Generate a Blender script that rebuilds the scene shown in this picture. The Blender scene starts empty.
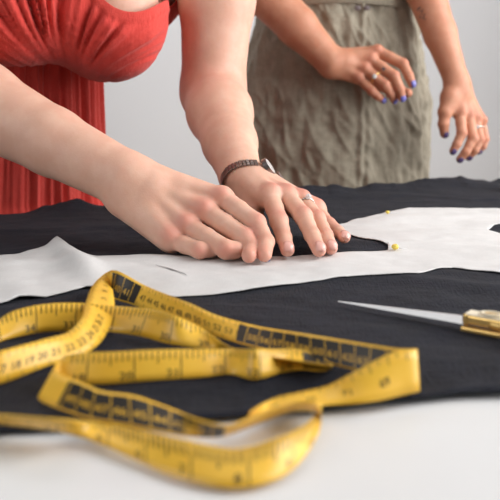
import bpy, bmesh, math, random
import numpy as np
from mathutils import Vector, noise as mnoise

random.seed(7)
QH = 1.0      # mesh density factor
SC = bpy.context.scene
COL = SC.collection

# ------------------------------------------------------------------ camera model
F = 793.0                       # focal length in pixels of a 500 px frame
TZ = 0.90                       # table top height
CAMZ = TZ + 0.163
PITCH = math.radians(11.8)
CF = np.array([0, math.cos(PITCH), -math.sin(PITCH)])
CU = np.array([0, math.sin(PITCH), math.cos(PITCH)])
CR = np.array([1.0, 0, 0])
CO = np.array([0, 0, CAMZ])


def ray(px, py):
    return CF + CR * ((px - 250) / F) + CU * ((250 - py) / F)


def pt(px, py, Y):
    """point on the line of sight through a photo pixel, at world distance Y"""
    d = ray(px, py)
    return CO + d * (Y / d[1])


def atz(px, py, h=0.0):
    """point on the horizontal plane h above the table"""
    d = ray(px, py)
    return CO + d * ((TZ + h - CAMZ) / d[2])


def nrm(v):
    v = np.asarray(v, float)
    return v / (np.linalg.norm(v) + 1e-12)


# ------------------------------------------------------------------ objects
def link(o, parent=None):
    COL.objects.link(o)
    if parent is not None:
        o.parent = parent
    return o


def mesh_obj(name, verts, faces, mat=None, parent=None, smooth=True):
    me = bpy.data.meshes.new(name)
    me.from_pydata([tuple(map(float, v)) for v in verts], [], [tuple(map(int, f)) for f in faces])
    me.validate()
    me.update()
    if smooth:
        me.polygons.foreach_set('use_smooth', [True] * len(me.polygons))
    if mat is not None:
        for m in (mat if isinstance(mat, (list, tuple)) else [mat]):
            me.materials.append(m)
    o = bpy.data.objects.new(name, me)
    return link(o, parent)


def bm_obj(name, bm, mat=None, parent=None, smooth=False):
    me = bpy.data.meshes.new(name)
    bm.normal_update()
    bm.to_mesh(me)
    bm.free()
    if smooth:
        me.polygons.foreach_set('use_smooth', [True] * len(me.polygons))
    if mat is not None:
        me.materials.append(mat)
    o = bpy.data.objects.new(name, me)
    return link(o, parent)


def empty(name, loc):
    o = bpy.data.objects.new(name, None)
    o.empty_display_size = 0.02
    o.location = tuple(map(float, loc))
    return link(o)


def under(o, parent):
    """parent o to an unrotated empty keeping its world position"""
    o.parent = parent
    o.matrix_parent_inverse.identity()
    o.location = Vector(o.location) - Vector(parent.location)
    return o


def tag(o, label=None, cat=None, group=None, kind=None):
    if label: o['label'] = label
    if cat: o['category'] = cat
    if group: o['group'] = group
    if kind: o['kind'] = kind
    return o


def add_box(bm, c, s, rot=None, bevel=0.0):
    r = bmesh.ops.create_cube(bm, size=1.0)
    vs = r['verts']
    for v in vs:
        v.co = Vector((v.co.x * s[0], v.co.y * s[1], v.co.z * s[2]))
    if bevel > 0:
        es = list({e for v in vs for e in v.link_edges})
        rb = bmesh.ops.bevel(bm, geom=es, offset=bevel, segments=2, affect='EDGES', profile=0.5)
        vs = list({v for f in rb['faces'] for v in f.verts} | {v for v in vs if v.is_valid})
    for v in vs:
        if rot is not None:
            v.co = Vector(tuple(rot @ np.array(v.co)))
        v.co += Vector(tuple(map(float, c)))
    return vs


def tube(path, radii, seg=10, closed=False, flat=None):
    """verts, faces of a tube along a path; radii scalar or list; flat=(normal, factor)"""
    path = [np.asarray(p, float) for p in path]
    n = len(path)
    if np.isscalar(radii): radii = [radii] * n
    V, Fc = [], []
    prev = None
    for i in range(n):
        a = path[(i - 1) % n] if (closed or i > 0) else path[i]
        b = path[(i + 1) % n] if (closed or i < n - 1) else path[i]
        t = nrm(b - a)
        if prev is None:
            ref = np.array([0, 0, 1.0]) if abs(t[2]) < 0.9 else np.array([1.0, 0, 0])
            u = nrm(np.cross(t, ref))
        else:
            u = nrm(prev - t * np.dot(prev, t))
        prev = u
        w = np.cross(t, u)
        for k in range(seg):
            an = 2 * math.pi * k / seg
            off = radii[i] * (math.cos(an) * u + math.sin(an) * w)
            if flat is not None:
                fn, fs = flat
                off = off - fn * np.dot(off, fn) * (1 - fs)
            V.append(path[i] + off)
    m = n if closed else n - 1
    for i in range(m):
        for k in range(seg):
            a = i * seg + k; b = i * seg + (k + 1) % seg
            c = ((i + 1) % n) * seg + (k + 1) % seg; d = ((i + 1) % n) * seg + k
            Fc.append((a, b, c, d))
    if not closed:
        Fc.append(tuple(range(seg))[::-1])
        Fc.append(tuple((n - 1) * seg + k for k in range(seg)))
    return V, Fc


def catmull(P, sub):
    P = [np.asarray(p, float) for p in P]
    out = []
    n = len(P)
    for i in range(n - 1):
        p0 = P[max(i - 1, 0)]; p1 = P[i]; p2 = P[i + 1]; p3 = P[min(i + 2, n - 1)]
        for k in range(sub):
            t = k / sub
            out.append(0.5 * ((2 * p1) + (-p0 + p2) * t + (2 * p0 - 5 * p1 + 4 * p2 - p3) * t * t
                              + (-p0 + 3 * p1 - 3 * p2 + p3) * t ** 3))
    out.append(P[-1])
    return out


# ------------------------------------------------------------------ materials
def srgb(r, g, b):
    def f(c):
        c /= 255.0
        return c / 12.92 if c <= 0.04045 else ((c + 0.055) / 1.055) ** 2.4
    return (f(r), f(g), f(b), 1.0)


class NT:
    def __init__(self, name):
        self.m = bpy.data.materials.new(name)
        self.m.use_nodes = True
        self.t = self.m.node_tree
        self.p = self.t.nodes['Principled BSDF']

    def n(self, typ, **kw):
        nd = self.t.nodes.new(typ)
        for k, v in kw.items():
            if k in nd.bl_rna.properties: setattr(nd, k, v)
            else: nd.inputs[k].default_value = v
        return nd

    def l(self, a, b):
        self.t.links.new(a, b)

    def set(self, **kw):
        for k, v in kw.items():
            self.p.inputs[k].default_value = v


def simple_mat(name, col, rough=0.5, metal=0.0, **kw):
    b = NT(name)
    b.set(**{'Base Color': col, 'Roughness': rough, 'Metallic': metal})
    b.set(**kw)
    return b.m


def coords(b, scale=(1, 1, 1), rot=(0, 0, 0)):
    tc = b.n('ShaderNodeTexCoord')
    mp = b.n('ShaderNodeMapping')
    mp.inputs['Scale'].default_value = scale
    mp.inputs['Rotation'].default_value = rot
    b.l(tc.outputs['Object'], mp.inputs['Vector'])
    return mp.outputs['Vector']


def fabric_mat(name, c1, c2, scale=900.0, rough=0.85, bump=0.25, dist=0.0006, sheen=0.0, big=14.0, stretch=None, stretch_bump=0.3, spec=0.25):
    b = NT(name)
    vec = coords(b)
    nz = b.n('ShaderNodeTexNoise', Scale=big, Detail=5.0, Roughness=0.6)
    b.l(vec, nz.inputs['Vector'])
    wx = b.n('ShaderNodeTexNoise', Scale=1.0, Detail=2.0)
    mx = b.n('ShaderNodeMapping'); mx.inputs['Scale'].default_value = (scale, scale * 0.12, scale * 0.12)
    b.l(vec, mx.inputs['Vector']); b.l(mx.outputs[0], wx.inputs['Vector'])
    wy = b.n('ShaderNodeTexNoise', Scale=1.0, Detail=2.0)
    my = b.n('ShaderNodeMapping'); my.inputs['Scale'].default_value = (scale * 0.12, scale, scale)
    b.l(vec, my.inputs['Vector']); b.l(my.outputs[0], wy.inputs['Vector'])
    add = b.n('ShaderNodeMath', operation='ADD')
    b.l(wx.outputs['Fac'], add.inputs[0]); b.l(wy.outputs['Fac'], add.inputs[1])
    mixf = b.n('ShaderNodeMath', operation='MULTIPLY_ADD')
    b.l(add.outputs[0], mixf.inputs[0]); mixf.inputs[1].default_value = 0.55
    b.l(nz.outputs['Fac'], mixf.inputs[2])
    sub = b.n('ShaderNodeMath', operation='SUBTRACT', use_clamp=True)
    b.l(mixf.outputs[0], sub.inputs[0]); sub.inputs[1].default_value = 0.55
    mix = b.n('ShaderNodeMix', data_type='RGBA')
    mix.inputs['A'].default_value = c1; mix.inputs['B'].default_value = c2
    b.l(sub.outputs[0], mix.inputs['Factor'])
    b.l(mix.outputs['Result'], b.p.inputs['Base Color'])
    h = add.outputs[0]
    if stretch is not None:
        sn = b.n('ShaderNodeTexNoise', Scale=1.0, Detail=4.0, Roughness=0.65)
        ms = b.n('ShaderNodeMapping'); ms.inputs['Scale'].default_value = stretch
        b.l(vec, ms.inputs['Vector']); b.l(ms.outputs[0], sn.inputs['Vector'])
        ma = b.n('ShaderNodeMath', operation='MULTIPLY_ADD')
        b.l(sn.outputs['Fac'], ma.inputs[0]); ma.inputs[1].default_value = stretch_bump * 10
        b.l(add.outputs[0], ma.inputs[2])
        h = ma.outputs[0]
    bp = b.n('ShaderNodeBump', Strength=bump, Distance=dist)
    b.l(h, bp.inputs['Height'])
    b.l(bp.outputs['Normal'], b.p.inputs['Normal'])
    b.set(Roughness=rough)
    b.p.inputs['Specular IOR Level'].default_value = spec
    b.p.inputs['Sheen Weight'].default_value = sheen
    b.p.inputs['Sheen Roughness'].default_value = 0.5
    return b.m


def skin_mat(name, base, flush, pale):
    b = NT(name)
    vec = coords(b)
    at = b.n('ShaderNodeAttribute', attribute_name='flush')
    nz = b.n('ShaderNodeTexNoise', Scale=55.0, Detail=4.0, Roughness=0.6)
    b.l(vec, nz.inputs['Vector'])
    m1 = b.n('ShaderNodeMix', data_type='RGBA')
    m1.inputs['A'].default_value = base; m1.inputs['B'].default_value = pale
    ramp = b.n('ShaderNodeMapRange'); ramp.inputs[1].default_value = 0.4; ramp.inputs[2].default_value = 0.75
    b.l(nz.outputs['Fac'], ramp.inputs[0]); b.l(ramp.outputs[0], m1.inputs['Factor'])
    m2 = b.n('ShaderNodeMix', data_type='RGBA')
    b.l(m1.outputs['Result'], m2.inputs['A']); m2.inputs['B'].default_value = flush
    b.l(at.outputs['Fac'], m2.inputs['Factor'])
    b.l(m2.outputs['Result'], b.p.inputs['Base Color'])
    v = b.n('ShaderNodeTexVoronoi', Scale=620.0)
    b.l(vec, v.inputs['Vector'])
    n2 = b.n('ShaderNodeTexNoise', Scale=170.0, Detail=4.0)
    b.l(vec, n2.inputs['Vector'])
    ad = b.n('ShaderNodeMath', operation='MULTIPLY_ADD')
    b.l(n2.outputs['Fac'], ad.inputs[0]); ad.inputs[1].default_value = 1.6
    b.l(v.outputs['Distance'], ad.inputs[2])
    bp = b.n('ShaderNodeBump', Strength=0.13, Distance=0.0006)
    b.l(ad.outputs[0], bp.inputs['Height'])
    b.l(bp.outputs['Normal'], b.p.inputs['Normal'])
    b.set(Roughness=0.5)
    b.p.inputs['Specular IOR Level'].default_value = 0.4
    b.p.inputs['Subsurface Weight'].default_value = 0.25
    b.p.inputs['Subsurface Radius'].default_value = (1.0, 0.35, 0.2)
    b.p.inputs['Subsurface Scale'].default_value = 0.006
    return b.m


M = {}
M['skin_fair'] = skin_mat('fair_skin', srgb(218, 170, 148), srgb(200, 102, 90), srgb(226, 184, 162))
M['skin_tan'] = skin_mat('tan_skin', srgb(196, 136, 108), srgb(180, 98, 80), srgb(206, 150, 122))
M['nail_nat'] = simple_mat('natural_nail', srgb(226, 172, 160), 0.25)
M['nail_blue'] = simple_mat('violet_blue_polish', srgb(118, 116, 190), 0.2)
M['nail_plum'] = simple_mat('dark_plum_polish', srgb(92, 78, 122), 0.2)
M['red'] = fabric_mat('red_gauze', srgb(196, 52, 46), srgb(216, 82, 72), scale=1100, rough=0.9, bump=0.5, dist=0.0012, sheen=0.15, big=30, stretch=(170, 170, 22), stretch_bump=0.25)
M['olive'] = fabric_mat('olive_linen', srgb(118, 110, 96), srgb(168, 160, 143), scale=420, rough=0.9, bump=0.45, dist=0.0012, sheen=0.1, big=22)
M['black_cloth'] = fabric_mat('black_cotton', srgb(10, 11, 17), srgb(30, 33, 46), scale=700, rough=0.8, bump=1.0, dist=0.0012, sheen=0.03, big=45, spec=0.2)
M['white_cloth'] = fabric_mat('white_pattern_cloth', srgb(200, 199, 198), srgb(216, 215, 214), scale=900, rough=0.8, bump=0.15, dist=0.0004, big=60)
M['steel'] = simple_mat('polished_steel', srgb(214, 214, 216), 0.34, 0.3)
M['watch_steel'] = simple_mat('brushed_watch_steel', srgb(150, 140, 136), 0.3, 1.0)
M['gold'] = simple_mat('gold_plate', srgb(238, 200, 126), 0.38, 0.8)
M['ivory'] = simple_mat('ivory_enamel', srgb(238, 226, 200), 0.3)
M['dial'] = simple_mat('pale_dial', srgb(206, 200, 196), 0.2)
M['silver'] = simple_mat('silver', srgb(205, 200, 192), 0.25, 1.0)
M['gem'] = simple_mat('clear_stone', srgb(236, 238, 240), 0.05, 0.0)
M['gem'].node_tree.nodes['Principled BSDF'].inputs['Transmission Weight'].default_value = 0.4
M['pin_yellow'] = simple_mat('yellow_pin_head', srgb(232, 204, 90), 0.3)
M['pin_blue'] = simple_mat('blue_pin_head', srgb(44, 70, 130), 0.3)
M['tattoo'] = simple_mat('faded_tattoo_ink', srgb(104, 92, 92), 0.6)
M['pencil'] = simple_mat('grey_pencil_line', srgb(120, 116, 116), 0.8)


def table_mat():
    b = NT('white_table_laminate')
    vec = coords(b)
    nz = b.n('ShaderNodeTexNoise', Scale=7.0, Detail=4.0)
    b.l(vec, nz.inputs['Vector'])
    mix = b.n('ShaderNodeMix', data_type='RGBA')
    mix.inputs['A'].default_value = srgb(214, 214, 214); mix.inputs['B'].default_value = srgb(228, 228, 228)
    b.l(nz.outputs['Fac'], mix.inputs['Factor']); b.l(mix.outputs['Result'], b.p.inputs['Base Color'])
    b.set(Roughness=0.42)
    return b.m


def wall_mat():
    b = NT('pale_grey_wall_paint')
    vec = coords(b)
    nz = b.n('ShaderNodeTexNoise', Scale=2.5, Detail=6.0)
    b.l(vec, nz.inputs['Vector'])
    mix = b.n('ShaderNodeMix', data_type='RGBA')
    mix.inputs['A'].default_value = srgb(232, 233, 236); mix.inputs['B'].default_value = srgb(238, 239, 241)
    b.l(nz.outputs['Fac'], mix.inputs['Factor']); b.l(mix.outputs['Result'], b.p.inputs['Base Color'])
    n2 = b.n('ShaderNodeTexNoise', Scale=120.0, Detail=3.0)
    b.l(vec, n2.inputs['Vector'])
    bp = b.n('ShaderNodeBump', Strength=0.08, Distance=0.002)
    b.l(n2.outputs['Fac'], bp.inputs['Height']); b.l(bp.outputs['Normal'], b.p.inputs['Normal'])
    b.set(Roughness=0.8)
    return b.m


def floor_mat():
    b = NT('light_wood_floor')
    vec = coords(b)
    br = b.n('ShaderNodeTexBrick', Scale=1.0)
    br.inputs['Brick Width'].default_value = 1.2; br.inputs['Row Height'].default_value = 0.12
    br.inputs['Mortar Size'].default_value = 0.003
    br.inputs['Color1'].default_value = srgb(188, 166, 138); br.inputs['Color2'].default_value = srgb(172, 150, 122)
    br.inputs['Mortar'].default_value = srgb(110, 92, 74)
    b.l(vec, br.inputs['Vector']); b.l(br.outputs['Color'], b.p.inputs['Base Color'])
    b.set(Roughness=0.5)
    return b.m


def tape_mat():
    b = NT('yellow_tape_vinyl')
    vec = coords(b)
    nz = b.n('ShaderNodeTexNoise', Scale=45.0, Detail=5.0, Roughness=0.65)
    b.l(vec, nz.inputs['Vector'])
    mix = b.n('ShaderNodeMix', data_type='RGBA')
    mix.inputs['A'].default_value = srgb(226, 168, 32); mix.inputs['B'].default_value = srgb(244, 200, 76)
    b.l(nz.outputs['Fac'], mix.inputs['Factor']); b.l(mix.outputs['Result'], b.p.inputs['Base Color'])
    b.set(Roughness=0.38)
    return b.m


M['table'] = table_mat(); M['wall'] = wall_mat(); M['floor'] = floor_mat(); M['tape'] = tape_mat()
M['tape_black'] = simple_mat('black_tape_print', srgb(38, 32, 26), 0.45)
M['ink'] = simple_mat('dark_brown_tape_ink', srgb(52, 38, 16), 0.5)
M['white_paint'] = simple_mat('white_trim_paint', srgb(232, 232, 230), 0.5)
M['paper'] = simple_mat('white_paper', srgb(240, 240, 240), 0.7)
M['metal_leg'] = simple_mat('white_metal_leg', srgb(215, 215, 215), 0.4)


# ------------------------------------------------------------------ implicit body surfaces
def smin(a, b, k):
    k = np.maximum(k, 1e-5)
    h = np.maximum(k - np.abs(a - b), 0.0) / k
    return np.minimum(a, b) - h * h * k * 0.25


class Cone:
    """tapered capsule, optionally flattened along a direction"""
    def __init__(self, a, b, ra, rb, n=None, s=1.0, k=0.012):
        self.a = np.asarray(a, float); self.b = np.asarray(b, float)
        self.ra, self.rb, self.s, self.k = ra, rb, s, k
        self.n = None if n is None else nrm(n)
        self.c = (self.a + self.b) / 2
        self.R = np.linalg.norm(self.b - self.a) / 2 + max(ra, rb)

    def __call__(self, P):
        ab = self.b - self.a
        L2 = max(float(ab @ ab), 1e-10)
        t = np.clip((P - self.a) @ ab / L2, 0, 1)
        off = P - self.a - t[:, None] * ab
        r = self.ra + (self.rb - self.ra) * t
        if self.n is None:
            return np.linalg.norm(off, axis=1) - r
        comp = off @ self.n
        o1 = off + self.n * (comp * (1 / self.s - 1))[:, None]
        o2 = off + self.n * (comp * (1 / self.s ** 2 - 1))[:, None]
        l1 = np.linalg.norm(o1, axis=1); l2 = np.linalg.norm(o2, axis=1) + 1e-9
        return np.where(l1 < 1e-6, -r * self.s, (l1 - r) * l1 / l2)


class Finger:
    def __init__(self, joints, radii, k0=0.008, reach=0.010, kin=0.003):
        self.segs = [Cone(joints[i], joints[i + 1], radii[i], radii[i + 1]) for i in range(len(joints) - 1)]
        self.j = [np.asarray(j, float) for j in joints]
        self.k0, self.reach, self.kin = k0, reach, kin
        self.c = sum(self.j) / len(self.j)
        self.R = max(np.linalg.norm(j - self.c) for j in self.j) + max(radii)

    def __call__(self, P):
        d = self.segs[0](P)
        for s in self.segs[1:]:
            d = smin(d, s(P), self.kin)
        return d

    def kvar(self, P):
        r = np.linalg.norm(P - self.j[0], axis=1)
        return 0.0007 + self.k0 * np.clip(1 - (r - 0.006) / self.reach, 0, 1)


class Body:
    def __init__(self):
        self.main, self.fing, self.flush = [], [], []

    def add(self, *a, **k):
        c = Cone(*a, **k); self.main.append(c); return c

    def finger(self, *a, **k):
        f = Finger(*a, **k); self.fing.append(f); return f

    def near(self, P, pad=0.035):
        c = (P.min(0) + P.max(0)) / 2
        R = np.linalg.norm(P.max(0) - P.min(0)) / 2
        m = [q for q in self.main if np.linalg.norm(q.c - c) < q.R + R + pad]
        f = [q for q in self.fing if np.linalg.norm(q.c - c) < q.R + R + pad]
        return m, f

    def __call__(self, P, cull=True):
        P = np.atleast_2d(P)
        m, f = self.near(P) if cull else (self.main, self.fing)
        d = np.full(len(P), 0.05)
        first = True
        for q in m:
            dq = q(P)
            d = dq if first else smin(d, dq, q.k)
            first = False
        for q in f:
            dq = q(P)
            d = dq if first else smin(d, dq, q.kvar(P))
            first = False
        return d

    def grad(self, P, e=4e-4):
        g = np.zeros_like(P)
        for k in ((1, -1, -1), (-1, -1, 1), (-1, 1, -1), (1, 1, 1)):
            k = np.array(k, float)
            g += k * self(P + k * e)[:, None]
        return g / (np.linalg.norm(g, axis=1, keepdims=True) + 1e-12)

    def march(self, p, d, far=0.08, eps=1e-4):
        """first surface point along p + t d"""
        t = 0.0
        for _ in range(60):
            v = float(self((p + d * t)[None])[0])
            if abs(v) < eps: break
            t += v * 0.8
            if t > far: return None
        return p + d * t


def surface_nets(f, lo, hi, h, nblk=8, slack=1.35):
    """polygonise f = 0 on a sparse grid of cells of size h; returns vertices, quads"""
    lo = np.asarray(lo, float); hi = np.asarray(hi, float)
    B = h * nblk
    nb = np.ceil((hi - lo) / B).astype(int) + 1
    gi = np.stack(np.meshgrid(*[np.arange(k) for k in nb], indexing='ij'), -1).reshape(-1, 3)
    ctr = lo + (gi + 0.5) * B
    act = []
    R = B * math.sqrt(3) / 2 * slack
    # coarse test in bricks of neighbouring blocks so that culling stays local
    key = (gi // 3) @ np.array([1, 4096, 4096 * 4096])
    order = np.argsort(key, kind='stable')
    ks = key[order]
    cuts = np.flatnonzero(np.diff(ks)) + 1
    for idx in np.split(order, cuts):
        v = f(ctr[idx])
        act.extend(idx[np.abs(v) < R])
    loc = np.stack(np.meshgrid(*[np.arange(nblk + 1)] * 3, indexing='ij'), -1).reshape(-1, 3)
    corners = [(i, j, k) for i in (0, 1) for j in (0, 1) for k in (0, 1)]
    N = nb * nblk + 2
    st = np.array([N[1] * N[2], N[2], 1], dtype=np.int64)
    ids, pos, quads = [], [], []
    n1 = nblk + 1
    for b in act:
        base = gi[b] * nblk
        P = lo + (base + loc) * h
        v = f(P).reshape(n1, n1, n1)
        s = v < 0
        if s.all() or not s.any(): continue
        acc = np.zeros((nblk, nblk, nblk, 3)); cnt = np.zeros((nblk, nblk, nblk))
        for c0 in corners:
            for ax in range(3):
                if c0[ax]: continue
                c1 = list(c0); c1[ax] = 1
                A = v[c0[0]:c0[0] + nblk, c0[1]:c0[1] + nblk, c0[2]:c0[2] + nblk]
                Bv = v[c1[0]:c1[0] + nblk, c1[1]:c1[1] + nblk, c1[2]:c1[2] + nblk]
                cr = (A < 0) != (Bv < 0)
                t = np.where(cr, A / np.where(cr, A - Bv, 1), 0)
                for q in range(3):
                    acc[..., q] += np.where(cr, c0[q] + (t if q == ax else 0), 0)
                cnt += cr
        ci = np.argwhere(cnt > 0)
        if len(ci):
            p = acc[ci[:, 0], ci[:, 1], ci[:, 2]] / cnt[ci[:, 0], ci[:, 1], ci[:, 2]][:, None]
            ids.append((base + ci) @ st); pos.append(lo + (base + ci + p) * h)
        for ax in range(3):
            sl0 = [slice(0, nblk)] * 3; sl1 = [slice(0, nblk)] * 3; sl1[ax] = slice(1, n1)
            A = s[tuple(sl0)]; Bv = s[tuple(sl1)]
            e = np.argwhere(A != Bv)
            if not len(e): continue
            flip = A[e[:, 0], e[:, 1], e[:, 2]]
            g = (base + e)
            u, w = (ax + 1) % 3, (ax + 2) % 3
            du = np.zeros(3, int); du[u] = 1; dw = np.zeros(3, int); dw[w] = 1
            q = np.stack([(g - du - dw) @ st, (g - dw) @ st, g @ st, (g - du) @ st], 1)
            q[~flip] = q[~flip][:, ::-1]
            quads.append(q)
    ids = np.concatenate(ids); pos = np.concatenate(pos); quads = np.concatenate(quads)
    o = np.argsort(ids); ids = ids[o]; pos = pos[o]
    k = np.searchsorted(ids, quads); k = np.minimum(k, len(ids) - 1)
    good = (ids[k] == quads).all(1)
    return pos, k[good]


def by_blocks(P, size=0.02):
    key = np.floor(P / size).astype(np.int64) @ np.array([1, 100003, 100003 * 50021])
    o = np.argsort(key, kind='stable')
    return np.split(o, np.flatnonzero(np.diff(key[o])) + 1)


def np_mesh(name, V, Q, mats, parent=None):
    me = bpy.data.meshes.new(name)
    nv, nf = len(V), len(Q)
    me.vertices.add(nv); me.vertices.foreach_set('co', np.asarray(V, np.float32).ravel())
    me.loops.add(nf * 4); me.loops.foreach_set('vertex_index', np.asarray(Q, np.int32).ravel())
    me.polygons.add(nf)
    me.polygons.foreach_set('loop_start', np.arange(0, nf * 4, 4, dtype=np.int32))
    me.polygons.foreach_set('use_smooth', np.ones(nf, bool))
    me.update(calc_edges=True)
    me.validate()
    for m in (mats if isinstance(mats, (list, tuple)) else [mats]): me.materials.append(m)
    o = bpy.data.objects.new(name, me)
    return link(o, parent)


def build_body(name, body, h, mat, parent, lo, hi):
    V, Q = surface_nets(body, lo, hi, h)
    fl = np.zeros(len(V), np.float32)
    for idx in by_blocks(V):
        P = V[idx]
        for _ in range(1):
            d = body(P)
            P = P - body.grad(P) * np.clip(d, -h, h)[:, None] * 0.95
        V[idx] = P
        c = P.mean(0)
        for (q, r, a) in body.flush:
            if np.linalg.norm(q - c) < 0.03 + 3 * r:
                fl[idx] += a * np.exp(-((P - q) ** 2).sum(1) / (r * r))
    o = np_mesh(name, V, Q, mat, parent)
    at = o.data.attributes.new('flush', 'FLOAT', 'POINT')
    at.data.foreach_set('value', np.clip(fl, 0, 1))
    return o


def nail_patch(body, dip, tip, dorsal, w=0.0048, l0=-0.004, l1=0.0065, lift=0.0004):
    """small curved plate lying on the back of a fingertip"""
    ax = nrm(tip - dip); dn = nrm(dorsal - ax * np.dot(dorsal, ax)); sd = np.cross(ax, dn)
    V, Fc = [], []
    nu, nvv = 7, 9
    for i in range(nvv):
        t = l0 + (l1 - l0) * i / (nvv - 1)
        ww = w * (1 - 0.35 * max(0, (i / (nvv - 1) - 0.6) / 0.4) ** 2) * (0.75 + 0.25 * min(1, i / 2))
        for j in range(nu):
            s = ww * (2 * j / (nu - 1) - 1)
            p = tip + ax * t + sd * s + dn * 0.02
            q = body.march(p, -dn, far=0.04)
            if q is None or np.linalg.norm(q - tip) > 0.013: q = tip + ax * t + sd * s
            V.append(q + dn * lift)
    for i in range(nvv - 1):
        for j in range(nu - 1):
            a = i * nu + j
            Fc.append((a, a + 1, a + nu + 1, a + nu))
    return V, Fc


def wrap_loop(body, c, axis, n=48, lift=0.0, ref=(0, 0, 1)):
    """points on the skin around an axis: (points, outward directions)"""
    axis = nrm(axis); u = nrm(np.asarray(ref) - axis * np.dot(ref, axis)); w = np.cross(axis, u)
    pts, dirs = [], []
    for k in range(n):
        a = 2 * math.pi * k / n
        d = math.cos(a) * u + math.sin(a) * w
        t, prev = 0.002, None
        while t < 0.06:
            if float(body((c + d * t)[None])[0]) > 0: break
            t += 0.0006
        pts.append(c + d * (t + lift)); dirs.append(d)
    return pts, dirs


def make_hand(body, wrist, mcps, fingers, thumb, back, side, rs=1.0, fs=1.0, hyp=None, knuckle=0.75):
    """palm, four fingers and a thumb. fingers: list of (pip, dip, tip)"""
    back = nrm(back)
    R = [(0.0122, 0.0108, 0.0100, 0.0086, 0.0072), (0.0124, 0.0110, 0.0102, 0.0088, 0.0073),
         (0.0118, 0.0104, 0.0096, 0.0083, 0.0070), (0.0106, 0.0092, 0.0084, 0.0073, 0.0063)]
    for i, m in enumerate(mcps):
        base = wrist + (m - wrist) * 0.12 + side * 0.006 * (1.5 - i) * rs
        body.add(base, m - back * 0.004, 0.0165 * rs, R[i][0] * rs * 0.98, n=back, s=0.9, k=0.008)
        body.add(m, m + back * 0.0022, R[i][0] * rs * 0.90, R[i][0] * rs * 0.84, k=0.006)
        body.flush.append((m + back * R[i][0], 0.011, 0.62 * knuckle))
        # tendon ridge
        body.add(wrist + (m - wrist) * 0.45 + back * 0.0085 * rs, m + back * 0.0075 * rs, 0.003, 0.0046, k=0.009)
    if hyp is not None:
        for (a, b, ra, rb) in hyp: body.add(a, b, ra, rb, k=0.010)
    nails = []
    for i, (m, (pip, dip, tip)) in enumerate(zip(mcps, fingers)):
        r = [x * rs * fs for x in R[i]]
        mid1 = m * 0.5 + pip * 0.5
        mid2 = pip * 0.5 + dip * 0.5
        body.finger([m, mid1, pip, mid2, dip, tip],
                    [r[1] * 1.02, r[1] * 0.92, r[2] * 1.0, r[3] * 0.97, r[3] * 0.97, r[4]], k0=0.008)
        t1 = nrm(m - pip); t2 = nrm(dip - pip)
        dor = nrm(-(t1 + t2) + back * 0.45)
        body.flush.append((pip + dor * r[2], 0.0085, 0.6 * knuckle))
        body.flush.append((dip + dor * r[3] * 0.7, 0.007, 0.35 * knuckle))
        body.flush.append((tip, 0.011, 0.5 * knuckle))
        nails.append((dip, tip, dor))
    cmc, tm, ip, tt = thumb
    body.add(wrist + (cmc - wrist) * 0.5, cmc, 0.017 * rs, 0.0165 * rs, k=0.010)
    body.add(cmc, tm, 0.0165 * rs, 0.0125 * rs, k=0.010)
    body.add(tm, mcps[0] * 0.55 + wrist * 0.45, 0.0095 * rs, 0.0095 * rs, k=0.010)
    body.finger([tm, ip, tt], [0.0118 * rs, 0.0106 * rs, 0.0084 * rs], k0=0.012)
    body.flush.append((tt, 0.012, 0.4 * knuckle))
    nails.append((ip, tt, back))
    return nails


# ------------------------------------------------------------------ room and table
def box_obj(name, c, s, mat, parent=None, bevel=0.0):
    bm = bmesh.new(); add_box(bm, (0, 0, 0), s, bevel=bevel)
    o = bm_obj(name, bm, mat, parent)
    o.location = tuple(map(float, c))
    return o


WY, WX, LX, FY = 2.75, 1.25, -2.4, -1.6
tag(box_obj('floor', ((WX + LX) / 2, (WY + FY) / 2, -0.05), (WX - LX, WY - FY, 0.1), M['floor']), kind='structure')
tag(box_obj('wall_back', ((WX + LX) / 2, WY + 0.05, 1.3), (WX - LX, 0.1, 2.6), M['wall']), kind='structure')
# right wall with a window opening
wy0, wy1, wz0, wz1 = -0.2, 1.6, 0.85, 2.35
bm = bmesh.new()
add_box(bm, (WX + 0.06, (WY + wy1) / 2, 1.3), (0.12, WY - wy1, 2.6))
add_box(bm, (WX + 0.06, (FY + wy0) / 2, 1.3), (0.12, wy0 - FY, 2.6))
add_box(bm, (WX + 0.06, (wy0 + wy1) / 2, wz0 / 2), (0.12, wy1 - wy0, wz0))
add_box(bm, (WX + 0.06, (wy0 + wy1) / 2, (wz1 + 2.6) / 2), (0.12, wy1 - wy0, 2.6 - wz1))
tag(bm_obj('wall_right', bm, M['wall']), kind='structure')
bm = bmesh.new()
for y in (wy0 + 0.025, (wy0 + wy1) / 2, wy1 - 0.025):
    add_box(bm, (WX + 0.06, y, (wz0 + wz1) / 2), (0.06, 0.05, wz1 - wz0), bevel=0.004)
for z in (wz0 + 0.025, wz1 - 0.025):
    add_box(bm, (WX + 0.06, (wy0 + wy1) / 2, z), (0.06, wy1 - wy0, 0.05), bevel=0.004)
tag(bm_obj('window_1', bm, M['white_paint']), kind='structure')

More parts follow.
